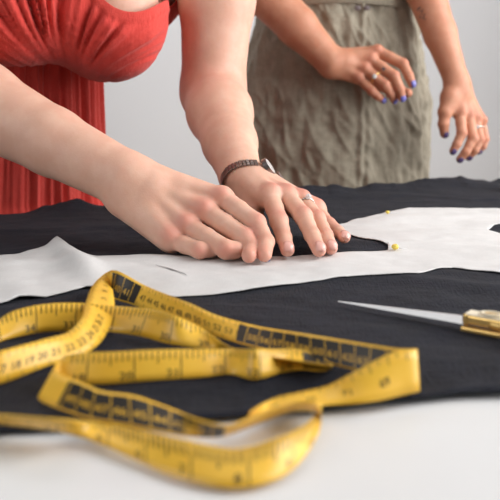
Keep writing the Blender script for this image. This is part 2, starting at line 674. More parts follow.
# table: a white cutting table whose far edge runs obliquely away to the right
EA = np.array([-0.31, 0.990]); ED = nrm(np.array([0.71, 0.345])); EN = np.array([-ED[1], ED[0]])   # far edge
tc0 = EA + ED * 0.33 - EN * 0.62
yaw = math.atan2(ED[1], ED[0])
TW, TD = 1.62, 1.24
table = empty('cutting_table', (tc0[0], tc0[1], 0))
table.rotation_euler = (0, 0, yaw)
tag(table, 'large white work table spread with black cloth, tape measure and white pattern', 'table')
bm = bmesh.new(); add_box(bm, (0, 0, TZ - 0.015), (TW, TD, 0.03), bevel=0.004)
bm_obj('tabletop', bm, M['table'], table)
for sx in (-1, 1):
    for sy in (-1, 1):
        bm = bmesh.new(); add_box(bm, (sx * (TW / 2 - 0.06), sy * (TD / 2 - 0.06), (TZ - 0.03) / 2), (0.05, 0.05, TZ - 0.03), bevel=0.004)
        bm_obj('leg', bm, M['metal_leg'], table)

# ------------------------------------------------------------------ black cloth on the table
def edge_xy(x):
    """Y of the table's far edge at world x"""
    return EA[1] + (x - EA[0]) * ED[1] / ED[0]


front = [atz(px, py) for px, py in [(-230, 452), (-120, 446), (0, 438), (100, 431), (200, 424), (300, 416), (360, 410), (420, 404.5), (460, 401), (500, 399.5), (600, 395), (760, 388)]]
fx = np.array([p[0] for p in front]); fy = np.array([p[1] for p in front])


def fbm(x, y, z=0.0, o=4):
    return mnoise.fractal(Vector((x, y, z)), 1.0, 2.0, o)


def cloth_h(X, Y):
    """height of the black cloth above the table"""
    h = 0.0016
    n = fbm(X * 9, Y * 16, 3.1, 3)
    h += 0.0022 * max(0.0, n + 0.15)
    # long soft creases running across
    a = X * 3.0 + Y * 15.0 + 1.2 * fbm(X * 4, Y * 4, 8.0, 2)
    r = max(0.0, math.sin(a * 2.2)) ** 4
    h += 0.0050 * r * (0.5 + 0.5 * fbm(X * 5, Y * 5, 1.7, 2))
    b = X * 22 - Y * 9 + 1.5 * fbm(X * 5, Y * 7, 5.0, 2)
    h += 0.0012 * max(0.0, math.sin(b)) ** 4
    h += 0.0008 * max(-0.3, fbm(X * 38, Y * 50, 6.0, 2))
    d = edge_xy(X) - Y                    # bunches along the far edge
    if d < 0.10:
        e = max(0.0, 1 - d / 0.10)
        h += e * e * (0.0050 + 0.0085 * fbm(X * 17, 0.3, 2.0, 4) + 0.002 * math.exp(-((X + 0.215) / 0.03) ** 2) - 0.0045 * math.exp(-((X + 0.275) / 0.035) ** 2))
    return max(h, 0.0012)


V, Fc = [], []
nx, ny, nd = 300, 230, 10
for i in range(nx + 1):
    s = i / nx
    X = -0.42 + s * 0.98
    yf = float(np.interp(X, fx, fy)) if X > fx[0] else fy[0]
    yf += 0.0016 * fbm(X * 30, 0, 0, 3)
    for j in range(ny + 1):
        t = (j / ny) ** 1.25
        yb = edge_xy(X) + 0.002
        Y = yf + (yb - yf) * t
        X2 = X
        z = TZ + cloth_h(X2, Y)
        df = Y - yf
        if df < 0.02:      # rolled front hem
            z += 0.0022 * math.exp(-((df - 0.004) / 0.004) ** 2)
        V.append((X2, Y, z))
    z0 = V[-1][2]
    for j in range(1, nd + 1):      # hangs over the far edge
        V.append((X - 0.012 * math.sin(j / nd * 1.57) * ED[1] * 0, yb + 0.004 * math.sin(min(1, j / 3) * 1.57) + 0.003 * (1 + fbm(X * 18, j * 0.2, 9)), z0 - 0.10 * (j / nd) - 0.0))
row = ny + 1 + nd
for i in range(nx):
    for j in range(row - 1):
        a = i * row + j
        Fc.append((a, a + row, a + row + 1, a + 1))
cloth = mesh_obj('black_fabric', V, Fc, M['black_cloth'])
sm = cloth.modifiers.new('thick', 'SOLIDIFY'); sm.thickness = 0.0009; sm.offset = 1
tag(cloth, 'black woven fabric spread over the white table under the pattern piece', 'fabric')

# ------------------------------------------------------------------ white pattern piece
outline = [(-40, 259), (0, 256), (20, 253.5), (40, 250), (58, 247), (69, 253), (96, 256), (157, 257), (220, 257.5), (290, 257), (331, 256), (388, 251),
           (388, 246.5), (347, 235), (330, 230), (338, 226), (360, 219.5), (387, 212), (428, 208), (470, 208.5), (530, 209.5), (600, 212),
           (600, 229), (520, 225), (494, 227), (488, 230), (498, 234), (530, 238), (600, 245), (600, 283), (530, 276), (500, 273.5), (470, 270), (453, 267.5),
           (435, 270), (417, 275), (400, 277), (367, 278), (340, 280.5), (320, 283), (285, 287), (255, 290.5), (215, 295), (175, 298), (130, 292), (86, 287.5), (66, 292),
           (45, 297), (30, 297.5), (19, 299), (0, 304.5), (-40, 312)]
poly = [atz(px, py, 0.004)[:2] for px, py in outline]
PX = np.array(poly)


def in_poly(P, poly):
    x, y = P[:, 0], P[:, 1]
    c = np.zeros(len(P), bool)
    n = len(poly)
    for i in range(n):
        x1, y1 = poly[i]; x2, y2 = poly[(i + 1) % n]
        cond = ((y1 > y) != (y2 > y)) & (x < (x2 - x1) * (y - y1) / (y2 - y1 + 1e-15) + x1)
        c ^= cond
    return c


def pattern_h(X, Y):
    h = cloth_h(X, Y) + 0.0019
    pk = atz(58, 250, 0)[:2]; pe = atz(96, 290, 0)[:2]
    # a raised fold running forward from the little peak on the left
    d = pe - pk; L = np.linalg.norm(d); d = d / L
    rel = np.array([X, Y]) - pk
    t = rel @ d; s = rel[0] * -d[1] + rel[1] * d[0]
    w = 0.010 + 0.006 * max(0, min(1, t / L))
    fade = math.exp(-(max(0, -t) / 0.02) ** 2) * math.exp(-(max(0, t - L * 0.7) / 0.04) ** 2)
    h += 0.0075 * fade * math.exp(-(s / w) ** 2)
    h += 0.0014 * max(0.0, 0.2 + fbm(X * 12, Y * 18, 4.4, 3))
    h += 0.0016 * math.exp(-((X + 0.18) / 0.08) ** 2) * max(0, math.sin(X * 90 + Y * 40))
    return h


bm = bmesh.new()
dense = []
for i in range(len(poly)):
    a, b = poly[i], poly[(i + 1) % len(poly)]
    n = max(1, int(np.linalg.norm(b - a) / 0.006))
    for k in range(n): dense.append(a + (b - a) * k / n)
es = []
bv = [bm.verts.new((p[0], p[1], 0)) for p in dense]
for i in range(len(bv)): es.append(bm.edges.new((bv[i], bv[(i + 1) % len(bv)])))
bmesh.ops.triangle_fill(bm, use_beauty=True, use_dissolve=False, edges=es)
# refine with grid cuts
for ax, lo_, hi_, st_ in ((0, PX[:, 0].min(), PX[:, 0].max(), 0.005), (1, PX[:, 1].min(), PX[:, 1].max(), 0.005)):
    q = lo_ + st_
    while q < hi_:
        co = (q, 0, 0) if ax == 0 else (0, q, 0); no = (1, 0, 0) if ax == 0 else (0, 1, 0)
        bmesh.ops.bisect_plane(bm, geom=bm.verts[:] + bm.edges[:] + bm.faces[:], plane_co=co, plane_no=no, dist=1e-6)
        q += st_
for v in bm.verts: v.co.z = TZ + pattern_h(v.co.x, v.co.y)
for f in bm.faces:
    if f.normal.z < 0: f.normal_flip()
bm.normal_update()
for f in bm.faces:
    if f.normal.z < 0: f.normal_flip()
pattern = bm_obj('pattern_piece', bm, M['white_cloth'], smooth=True)
sm = pattern.modifiers.new('thick', 'SOLIDIFY'); sm.thickness = 0.0007; sm.offset = 1
tag(pattern, 'white cut out garment pattern piece with a pointed notch lying on the black fabric', 'pattern piece')


def ground(X, Y):
    return TZ + pattern_h(X, Y) + 0.0008


# pencil line on the pattern
V, Fc = [], []
lp = [(156 + 31 * k / 16, 267 + 13 * k / 16 - 0.5 * math.sin(k / 16 * 3.14)) for k in range(17)]
ws = [0.0003 + 0.0009 * math.sin(k / 16 * 3.14) for k in range(17)]
for i, ((px, py), w) in enumerate(zip(lp, ws)):
    p = atz(px, py, 0.004)
    t = nrm(atz(lp[min(i + 1, 16)][0], lp[min(i + 1, 16)][1], 0.004) - atz(lp[max(i - 1, 0)][0], lp[max(i - 1, 0)][1], 0.004))
    s = np.array([-t[1], t[0], 0])
    for q in (p + s * w, p - s * w):
        V.append((q[0], q[1], ground(q[0], q[1]) + 0.0005))
for i in range(len(lp) - 1): Fc.append((2 * i, 2 * i + 1, 2 * i + 3, 2 * i + 2))
mesh_obj('pencil_line', V, Fc, M['pencil'], pattern)

# ------------------------------------------------------------------ pins
def pin(px, py, ang, lab, head, headr=0.0022, L=0.014):
    p = atz(px, py, 0.006)
    base = np.array([p[0], p[1], ground(p[0], p[1]) + 0.0005])
    root = empty('dressmaking_pin', base)
    tag(root, lab, 'pin')
    d = np.array([math.cos(ang), math.sin(ang), 0.0])
    V, Fc = tube([np.array([0, 0, headr * 0.7]), d * L * 0.5 + [0, 0, 0.0009], d * L + [0, 0, 0.0003]], [0.0004, 0.0004, 0.0001], 6)
    mesh_obj('shaft', V, Fc, M['steel'], root)
    bm = bmesh.new(); bmesh.ops.create_uvsphere(bm, u_segments=14, v_segments=10, radius=headr)
    for v in bm.verts: v.co.z = v.co.z * 0.8 + headr * 0.8
    bm_obj('pin_head', bm, head, root, smooth=True)
    return root


def tab(px, py, lab):
    """little folded yellow paper tab pinned on the pattern"""
    p = atz(px, py, 0.006)
    base = np.array([p[0], p[1], ground(p[0], p[1]) + 0.0004])
    root = empty('marking_tab', base); tag(root, lab, 'tab')
    return root


pin(387.5, 213.5, 0.35, 'small pin with a yellow head at the far rim of the white pattern piece', M['pin_yellow'], 0.0026)
pin(395, 249.5, 0.1, 'small pin with a yellow head beside the notch of the white pattern piece', M['pin_yellow'], 0.0036)

# ------------------------------------------------------------------ white card at the far right of the cloth
c = atz(506, 187.5, 0.008)
card = box_obj('white_card_box', (c[0] + 0.022, c[1] + 0.004, TZ + 0.0125), (0.05, 0.03, 0.008), M['paper'], bevel=0.003)
card.rotation_euler = (0, 0, yaw)
tag(card, 'small flat white box at the far right corner of the black fabric', 'box')

# ------------------------------------------------------------------ tape measure
# stations: bottom pixel, top pixel, height of the bottom edge, root ('f' leans away, 'n' leans to the camera)
ST = [
    (-70, 427, -70, 410, .003, 'f'), (0, 432, 0, 417, .003, 'f'), (60, 438, 60, 423, .003, 'f'), (100, 447, 100, 427, .003, 'f'),
    (140, 463, 140, 434, .003, 'f'), (180, 478, 180, 441, .003, 'f'), (235, 488, 235, 449, .003, 'f'), (280, 478, 279, 437, .003, 'f'),
    (306, 455, 306, 424, .003, 'f'), (320, 430, 320, 408, .004, 'f'), (316, 417, 317, 403, .004, 'f'), (292, 417, 295, 402, .003, 'f'), (260, 427, 263, 411, .003, 'f'),
    (228, 437, 230, 425, .003, 'f'), (204, 438, 205, 421, .003, 'f'), (178, 438, 178, 411, .003, 'f'), (139, 433, 136, 396, .003, 'f'),
    (100, 428, 102, 391, .003, 'f'), (75, 421, 86, 384, .003, 'f'), (39, 404, 56, 371, .003, 'f'),
    (52, 390, 62, 358, .003, 'f'), (75, 389, 80, 353, .003, 'f'), (110, 389, 110, 352, .003, 'f'), (150, 387, 150, 350, .003, 'f'), (200, 384, 200, 349, .003, 'f'),
    (230, 381, 230, 349, .003, 'f'), (255, 387, 255, 349, .003, 'f'), (282, 380, 282, 349, .003, 'f'), (303, 377, 303, 350, .003, 'f'),
    (320, 378, 322, 358, .003, 'f'), (330, 376, 332, 365, .003, 'f'), (300, 372, 302, 361, .003, 'f'), (250, 364, 250, 353, .003, 'f'),
    (228, 354, 226, 345, .003, 'f'), (206, 352, 203, 329, .003, 'f'), (172, 348, 176, 316, .003, 'f'), (140, 339, 150, 309, .003, 'f'),
    (109, 334, 114, 306, .003, 'f'), (78, 333, 80, 303, .003, 'f'), (45, 335, 45, 304, .003, 'f'), (18, 341, 14, 311, .003, 'f'), (0, 347, -4, 321, .003, 'f'),
    (-22, 358, -30, 332, .003, 'f'), (-42, 377, -50, 350, .003, 'f'), (-30, 392, -32, 358, .003, 'f'), (0, 389, 0, 351, .003, 'f'),
    (45, 373, 45, 339, .003, 'f'), (82, 361, 68, 332, .003, 'f'), (103, 343, 82, 318, .006, 'f'), (114, 314, 86, 302, .012, 'f'), (113, 292, 93, 285, .016, 'f'),
    (111, 290, 106, 273, .008, 'f'), (113, 300, 118, 271, .003, 'f'), (135, 308, 144, 285, .003, 'f'), (168, 322, 171, 296, .003, 'f'),
    (192, 331, 192, 304, .003, 'f'), (216, 340, 216, 315, .003, 'f'), (250, 351, 256, 326, .003, 'f'), (300, 364, 300, 333, .003, 'f'),
    (350, 376, 350, 341, .003, 'f'), (392, 388, 396, 348, .003, 'f'), (419, 396, 417, 349, .004, 'f'), (402, 401, 393, 352, .004, 'f'),
    (370, 407, 356, 371, .004, 'f'), (328, 409, 328, 386, .004, 'f'), (300, 411, 300, 393, .006, 'f'), (268, 416, 272, 400, .006, 'f'), (247, 424, 250, 413, .004, 'f')]
W = 0.020
BOT, TOP = [], []
for (bx, by, tx, ty, z, rt) in ST:
    A = atz(bx, by, z)
    d = nrm(ray(tx, ty))
    ca = A - CO
    tm = ca @ d
    perp2 = ca @ ca - tm * tm
    disc = W * W - perp2
    s = math.sqrt(max(disc, 0.0))
    cand = [CO + d * (tm - s), CO + d * (tm + s)]
    Bp = cand[1] if rt == 'f' else cand[0]
    if Bp[2] < TZ + 0.003: Bp = cand[0]
    if disc < 0: Bp = A + nrm(Bp - A) * min(math.sqrt(perp2), W * 1.35)
    BOT.append(A); TOP.append(Bp)
SUB = 8
b_ = np.array(catmull(BOT, SUB)); t_ = np.array(catmull(TOP, SUB))
for a in (b_, t_):
    old_ = a[:, 2].copy()
    for q in a:
        inside = q[1] > np.interp(q[0], fx, fy) - 0.01
        q[2] = max(q[2], TZ + (max(cloth_h(q[0] + e1, q[1] + e2) for e1 in (-.004, 0, .004) for e2 in (-.004, 0, .004)) + (0.0022 if q[1] - np.interp(q[0], fx, fy) < 0.02 else 0) + 0.0016 if inside else 0.0012))
    dl_ = np.pad(a[:, 2] - old_, 20, mode='edge')
    dl_ = np.array([dl_[i:i + 17].max() for i in range(len(dl_) - 16)])
    a[:, 2] = np.maximum(old_ + np.convolve(dl_, np.ones(25) / 25, 'valid'), TZ + 0.001)
    assert len(a) == len(old_)
mid = (b_ + t_) / 2
ul = np.concatenate([[0], np.cumsum(np.linalg.norm(np.diff(mid, axis=0), axis=1))])
TL = ul[-1]
print('tape length', TL)


def tape_frame(u, v):
    """point, normal on the tape at arc length u (m) and height v 0..1"""
    u = np.clip(u, 0, TL - 1e-6)
    i = min(int(np.searchsorted(ul, u, side='right') - 1), len(ul) - 2)
    f = (u - ul[i]) / (ul[i + 1] - ul[i] + 1e-12)
    B0 = b_[i] + (b_[i + 1] - b_[i]) * f; T0 = t_[i] + (t_[i + 1] - t_[i]) * f
    j0 = max(i - 1, 0); j1 = min(i + 2, len(ul) - 1)
    tg = (b_[j1] + (t_[j1] - b_[j1]) * v) - (b_[j0] + (t_[j0] - b_[j0]) * v)
    n = nrm(np.cross(tg, T0 - B0))
    return B0 + (T0 - B0) * v, n


HT = 0.00022
tape = empty('tape_measure', (mid[len(mid) // 2][0], mid[len(mid) // 2][1], TZ + 0.003))
tag(tape, 'yellow tape measure with black sections looped over the near hem of the fabric', 'tape measure')
V, Fc = [], []
NV = 5
n = len(b_)
for side in (1, -1):
    for i in range(n):
        for j in range(NV):
            p, nn = tape_frame(ul[i], j / (NV - 1))
            V.append(p + nn * HT * side)
for side in (0, 1):
    o0 = side * n * NV
    for i in range(n - 1):
        for j in range(NV - 1):
            a = o0 + i * NV + j
            q = (a, a + NV, a + NV + 1, a + 1)
            Fc.append(q if side == 0 else q[::-1])
for i in range(n - 1):
    for j in (0, NV - 1):
        a = i * NV + j; c2 = n * NV + i * NV + j
        Fc.append((a, c2, c2 + NV, a + NV) if j == 0 else (a, a + NV, c2 + NV, c2))
o = mesh_obj('ribbon', V, Fc, M['tape']); under(o, tape)

us = lambda k: ul[min(k * SUB, len(ul) - 1)]           # arc length at a station
# printed sections: (first station, last station, side, style)   style: inch / cm / black
# which stretches carry which print
SECT = [(0, 10, 1, 'inch'), (13.2, 18.45, -1, 'black'), (18.45, 20.5, -1, 'plain'), (20.5, 28, 1, 'inch'), (28, 30.5, 1, 'black'),
        (33.5, 44, -1, 'inch'), (44, 48.3, 1, 'cm'), (48.3, 51.3, 1, 'faint'), (51.6, 52.95, 1, 'black'), (52.95, 56.6, 1, 'cm'), (56.6, 60.85, 1, 'black'),
        (61, 67, -1, 'faint')]


def glyph(txt):
    cu = bpy.data.curves.new('numeral_curve', 'FONT')
    cu.body = txt; cu.size = 1.0; cu.align_x = 'CENTER'; cu.resolution_u = 2
    ob = bpy.data.objects.new('numeral_curve', cu)
    COL.objects.link(ob)
    bpy.context.view_layer.update()
    me = bpy.data.meshes.new_from_object(ob.evaluated_get(bpy.context.evaluated_depsgraph_get()))
    vs = [tuple(v.co) for v in me.vertices]; fs = [tuple(p.vertices) for p in me.polygons]
    bpy.data.objects.remove(ob); bpy.data.curves.remove(cu); bpy.data.meshes.remove(me)
    return vs, fs


GL = {}
mk = []


def put(which, uvs, faces, side, off):
    V, Fc, Mi = mk[-1]
    b0 = len(V)
    for (u, v) in uvs:
        p, nn = tape_frame(u, v)
        V.append(p + nn * (HT + off) * side)
    for f in faces:
        Fc.append(tuple(b0 + k for k in f)); Mi.append(('ink', 'black', 'yellow').index(which))


def rect(which, u0, u1, v0, v1, side, off=0.00012):
    nu = max(1, int(abs(u1 - u0) / 0.0015)); nv_ = max(1, int((v1 - v0) / 0.34))
    uv = [(u0 + (u1 - u0) * i / nu, v0 + (v1 - v0) * j / nv_) for i in range(nu + 1) for j in range(nv_ + 1)]
    fs = []
    for i in range(nu):
        for j in range(nv_):
            a = i * (nv_ + 1) + j
            fs.append((a, a + nv_ + 1, a + nv_ + 2, a + 1))
    put(which, uv, fs, side, off)


def number(which, txt, u, v, size, side, off=0.00025):
    if txt not in GL: GL[txt] = glyph(txt)
    vs, fs = GL[txt]
    put(which, [(u + side * x * size, v + y * size / W) for x, y, _ in vs], fs, side, off)


for (s0, s1, side, style) in SECT:
    def uat(s):
        i = int(s); f = s - i
        return us(i) + (us(i + 1) - us(i)) * f if f else us(i)
    a, b = uat(s0), uat(s1)
    mk.append(([], [], []))
    if style == 'inch':
        k = math.ceil(a / 0.003175)
        while k * 0.003175 < b:
            u = k * 0.003175
            L = 0.55 if k % 8 == 0 else (0.45 if k % 4 == 0 else 0.33)
            if k % 8 == 0:
                rect('ink', u - 0.0003, u + 0.0003, 0.02, 0.98, side)
                number('ink', str((k // 8) % 60 + 1), u + side * -0.0045, 0.08, 0.0075, side)
            else:
                rect('ink', u - (0.00045 if s0 == 0 else 0.0003), u + (0.00045 if s0 == 0 else 0.0003), 1 - L * (1.25 if s0 == 0 else 1), 0.98, side)
            k += 1
    elif style in ('cm', 'faint'):
        k = math.ceil(a / 0.010)
        while k * 0.010 < b:
            u = k * 0.010
            rect('ink', u - 0.0002, u + 0.0002, 0.74, 0.98, side)
            rect('ink', u + 0.0048, u + 0.0052, 0.84, 0.98, side)
            if style == 'cm':
                rect('ink', u - 0.0002, u + 0.0002, 0.02, 0.2, side)
                number('ink', str(k % 89 + 10), u + 0.005, 0.30, 0.0076, side)
            elif k % 2 == 0:
                number('ink', str(k % 89 + 10), u + 0.005, 0.30, 0.0062, side)
            k += 1
    elif style == 'black':
        rect('black', a, b, 0.06, 0.90, side)
        k = math.ceil(a / 0.010)
        while k * 0.010 < b:
            u = k * 0.010
            rect('yellow', u - 0.00028, u + 0.00028, 0.06, 0.9, side, 0.00022)
            if u + 0.008 < b:
                number('yellow', str(k % 89 + 10), u + 0.0052, 0.27, 0.0074, side)
            k += 1
names = {'inch': 'inch_markings', 'cm': 'centimetre_markings', 'faint': 'worn_markings', 'black': 'black_section'}
for (V, Fc, Mi), sec in zip(mk, SECT):
    if not V: continue
    o = mesh_obj(names[sec[3]], V, Fc, [M['ink'], M['tape_black'], M['tape']], smooth=False)
    for i, m_ in enumerate(Mi): o.data.polygons[i].material_index = m_
    under(o, tape)
    if sec[3] == 'black': o['label'] = 'black printed section with yellow numerals'

# ------------------------------------------------------------------ scissors
tipp = atz(338, 301.5, 0.006); piv = atz(466, 322, 0.008)
sd_ = nrm(piv - tipp); sn = np.array([-sd_[1], sd_[0], 0]); up = np.array([0, 0, 1.0])
sciss = empty('scissors', piv)
tag(sciss, 'embroidery scissors with steel blades and ornate gold handles on the black fabric', 'scissors')
Ls = np.linalg.norm(piv - tipp)


def blade(off, zoff, w0):
    V, Fc = [], []
    N = 16
    for i in range(N + 1):
        t = i / N
        w = 0.0004 + w0 * t ** 0.8
        th = 0.0006 + 0.0022 * t
        c_ = tipp + sd_ * Ls * t + sn * off * t + up * (zoff * t)
        for (a, b) in ((-w, 0), (-w * 0.6, th), (w, th * 0.75), (w, -th * 0.5), (-w * 0.2, -th * 0.5)):
            V.append(c_ + sn * a + up * b)
    for i in range(N):
        for k in range(5):
            a = i * 5 + k; b = i * 5 + (k + 1) % 5
            Fc.append((a, b, b + 5, a + 5))
    Fc.append((0, 1, 2, 3, 4)); Fc.append(tuple(N * 5 + k for k in range(5))[::-1])
    return V, Fc


for off, zo in ((0.0003, 0.0012), (-0.0006, -0.0006)):
    V, Fc = blade(off, zo, 0.0030)
    o = mesh_obj('blade', V, Fc, M['steel'], smooth=False); under(o, sciss)


def sw(s, l, z): return piv + sd_ * s + sn * l + up * z


bmx = bmesh.new()
R3 = np.stack([sd_, sn, np.cross(sd_, sn)], 1)
R3 = np.stack([nrm(np.array([sd_[0], sd_[1], 0])), sn, up], 1)
add_box(bmx, sw(0.012, 0.001, 0.0030), (0.026, 0.0125, 0.0060), R3, 0.0012)
add_box(bmx, sw(0.0015, 0.001, 0.0032), (0.0035, 0.0135, 0.0072), R3, 0.001)
o = bm_obj('bolster', bmx, M['gold'], smooth=False); under(o, sciss)
bmx = bmesh.new(); add_box(bmx, sw(0.0125, 0.001, 0.0062), (0.0245, 0.0115, 0.0016), R3, 0.0006)
o = bm_obj('enamel_inlay', bmx, M['ivory']); under(o, sciss)
bmx = bmesh.new(); add_box(bmx, sw(0.013, -0.0045, -0.0030), (0.027, 0.0080, 0.0030), R3, 0.0008)
o = bm_obj('bolster', bmx, M['gold']); under(o, sciss)
# oval pivot boss with a raised rim
V, Fc = tube([sw(0.0165 + 0.0068 * math.cos(a), 0.001 + 0.0042 * math.sin(a), 0.0078) for a in np.linspace(0, 2 * math.pi, 28, endpoint=False)], 0.0011, 8, closed=True)
o = mesh_obj('pivot_rim', V, Fc, M['ivory']); under(o, sciss)
bmx = bmesh.new(); bmesh.ops.create_uvsphere(bmx, u_segments=18, v_segments=10, radius=1.0)
for v in bmx.verts:
    v.co = Vector(tuple(sw(0.0165 + v.co.x * 0.0062, 0.001 + v.co.y * 0.0037, 0.0070 + v.co.z * 0.0012)))
o = bm_obj('pivot_screw', bmx, M['gold'], smooth=True); under(o, sciss)
for sgn in (1, -1):
    pts = [sw(0.018, sgn * 0.003, 0.002), sw(0.030, sgn * 0.006, 0.002), sw(0.040, sgn * 0.010, 0.002)]
    ctr = (0.060, sgn * 0.0165)
    loop = [sw(ctr[0] + 0.021 * math.cos(a), ctr[1] + 0.013 * math.sin(a), 0.002) for a in np.linspace(math.pi, 3 * math.pi, 30, endpoint=False)]
    V, Fc = tube(catmull(pts, 6), 0.0028, 10)
    V2, F2 = tube(loop, 0.0026, 10, closed=True)
    o = mesh_obj('handle', V + V2, Fc + [tuple(k + len(V) for k in f) for f in F2], M['gold']); under(o, sciss)

# ------------------------------------------------------------------ PERSON in red dress
B1 = Body()
sR = pt(-8, -125, 0.955); sL = pt(222, -118, 1.085)
eR = pt(-74, 76, 0.885); wR = pt(128, 181, 0.778)
eL = pt(213, 92, 1.05); wL = pt(240.5, 176, 0.872)
ub = pt(4, 74, 1.095); chest = pt(100, -55, 1.085); neckb = pt(118, -165, 1.05)
waist = pt(-10, 140, 1.15); pelv = np.array([-0.39, 1.20, 0.90])
ac = nrm(np.array([sL[0] - sR[0], sL[1] - sR[1], 0])); fr = np.array([ac[1], -ac[0], 0])      # across, front
for a, b, ra, rb, s in ((pelv, waist, 0.120, 0.092, 0.68), (waist, ub, 0.092, 0.078, 0.66), (ub, chest, 0.070, 0.108, 0.66),
                        (chest, (sR + sL) / 2, 0.125, 0.085, 0.72)):
    B1.add(a, b, ra, rb, n=fr, s=s, k=0.012)
bl = pt(110, 12, 1.00); br = pt(12, 4, 0.965)
for c_ in (bl, br): B1.add(c_, c_ - fr * 0.05, 0.060, 0.062, k=0.02)
B1.add((sR + sL) / 2, neckb, 0.07, 0.055, k=0.04)
hd = neckb + np.array([0.005, -0.07, 0.15])
B1.add(neckb, hd - [0, 0, 0.04], 0.052, 0.05, k=0.03)
B1.add(hd + [0, 0.015, 0.02], hd + [0, -0.01, 0.0], 0.082, 0.078, k=0.03)
B1.add(hd + [0, -0.035, -0.05], hd + [0, -0.045, -0.065], 0.045, 0.035, k=0.04)
B1.add(hd + [0, -0.085, 0.0], hd + [0, -0.10, -0.03], 0.008, 0.012, k=0.015)
for s_, e_, w_, r in ((sR, eR, wR, (0.052, 0.047, 0.0445, 0.0440, 0.0345, 0.0280)), (sL, eL, wL, (0.052, 0.047, 0.0400, 0.0390, 0.0315, 0.0230))):
    m_ = s_ * 0.45 + e_ * 0.55
    B1.add((s_ * 0.8 + chest * 0.2), s_, 0.06, r[0], k=0.04)
    B1.add(s_, m_, r[0], r[1], k=0.008)
    B1.add(m_, e_, r[1], r[2], k=0.016)
    q = e_ * 0.72 + w_ * 0.28
    B1.add(e_, q, r[2], r[3], k=0.016)
    q2 = e_ * 0.35 + w_ * 0.65
    B1.add(q, q2, r[3], r[4], k=0.014)
    B1.add(q2, w_, r[4], r[5], k=0.008)
for sg in (-1, 1):
    hip = pelv + ac * 0.085 * sg - [0, 0, 0.06]
    knee = np.array([hip[0] + 0.0, hip[1] - 0.01, 0.46]); ank = np.array([hip[0], hip[1] + 0.02, 0.09])
    B1.add(hip, knee, 0.085, 0.055, k=0.04); B1.add(knee, ank, 0.055, 0.036, k=0.03)
    B1.add(ank - [0, 0, 0.045], ank + fr * 0.14 - [0, 0, 0.062], 0.038, 0.026, k=0.03)

# right hand: pinching a pin, seen from the little-finger side
mR = [pt(222, 198, 0.762), pt(204.5, 211, 0.752), pt(187, 225.5, 0.744), pt(171.5, 240, 0.737)]
fR = [(pt(256, 223, 0.735), pt(266, 242, 0.719), atz(264.5, 254.5, 0.0140)),
      (pt(245, 238, 0.724), pt(252.5, 249.5, 0.712), atz(249, 255.5, 0.0138)),
      (pt(226.5, 249.6, 0.709), pt(235, 250.3, 0.711), pt(240, 247, 0.728)),
      (pt(199.5, 250.3, 0.713), pt(211, 250, 0.718), pt(219, 247.5, 0.733))]
thR = (pt(160, 205, 0.785), pt(200, 226, 0.780), pt(236, 239, 0.742), pt(256, 249.5, 0.716))
backR = nrm(np.cross(mR[3] - mR[0], mR[1] - wR)); backR = backR if backR[2] > 0 else -backR
sideR = nrm(mR[0] - mR[3])
hypR = [(wR + (mR[3] - wR) * 0.15 - sideR * 0.012 - backR * 0.004, mR[3] - backR * 0.004 + (wR - mR[3]) * 0.12, 0.0195, 0.0128),
        (wR, wR + (mR[1] - wR) * 0.3, 0.0270, 0.0225)]
nailsR = make_hand(B1, wR, mR, fR, thR, backR, sideR, rs=1.0, fs=0.93, hyp=hypR)
# left hand: spread flat on the cloth
mL = [pt(270, 196, 0.806), pt(286, 197, 0.814), pt(301, 202, 0.822), pt(315, 211, 0.832)]
fL = [(pt(279, 221, 0.764), pt(284, 238, 0.747), atz(287.5, 250, 0.0135)),
      (pt(303, 216, 0.772), pt(312, 235, 0.752), atz(319, 250, 0.0145)),
      (pt(317, 219, 0.783), pt(326, 236, 0.764), atz(331, 248, 0.0140)),
      (pt(329, 225, 0.806), pt(338, 232, 0.792), atz(344.5, 237.5, 0.0175))]
thL = (pt(250, 198, 0.846), pt(251, 214, 0.822), pt(252, 225, 0.795), pt(253, 234, 0.778))
backL = nrm(np.cross(mL[3] - mL[0], mL[1] - wL)); backL = backL if backL[2] > 0 else -backL
sideL = nrm(mL[0] - mL[3])
nailsL = make_hand(B1, wL, mL, fL, thL, backL, sideL, rs=0.95, fs=0.95, hyp=[(wL, wL + (mL[1] - wL) * 0.3, 0.0218, 0.0195), (wL + (mL[3] - wL) * 0.2 - sideL * 0.006, mL[3] - backL * 0.004, 0.0175, 0.0125)])
B1.flush += [(eL + fr * 0.03, 0.03, 0.25), (pt(215, 88, 1.0), 0.02, 0.2), (eR, 0.05, 0.15)]

for nm_, mm, ff in (('R', mR, fR), ('L', mL, fL)):
    for m_, (p_, d_, t2) in zip(mm, ff):
        print(nm_, 'bones mm', [round(1000 * float(np.linalg.norm(x)), 1) for x in (p_ - m_, d_ - p_, t2 - d_)], 'z', [round(1000 * (q[2] - TZ), 1) for q in (m_, p_, d_, t2)])

P1 = empty('person', (pelv[0], pelv[1], 0))
tag(P1, 'person in a red gathered dress leaning over the table, both hands on the white pattern', 'person')
import time
_t = time.time()
allp = B1.main + B1.fing
lo = np.min([q.c - q.R for q in allp], 0) - 0.03; hi = np.max([q.c + q.R for q in allp], 0) + 0.03
body1 = under(build_body('body', B1, 0.0019 * QH, M['skin_fair'], None, lo, hi), P1)
print('body1', len(body1.data.vertices), time.time() - _t)


def add_nails(body, nails, mats, parent, w=0.0048, label=None):
    for (dip, tip, dor), mt in zip(nails, mats):
        if mt is None: continue
        V, Fc = nail_patch(body, dip, tip, dor, w=w)
        o = mesh_obj('fingernail', V, Fc, mt)
        s = o.modifiers.new('thick', 'SOLIDIFY'); s.thickness = 0.0005; s.offset = 1
        under(o, parent)
        if label: o['label'] = label


add_nails(B1, nailsL[:4], [M['nail_nat']] * 4, P1)

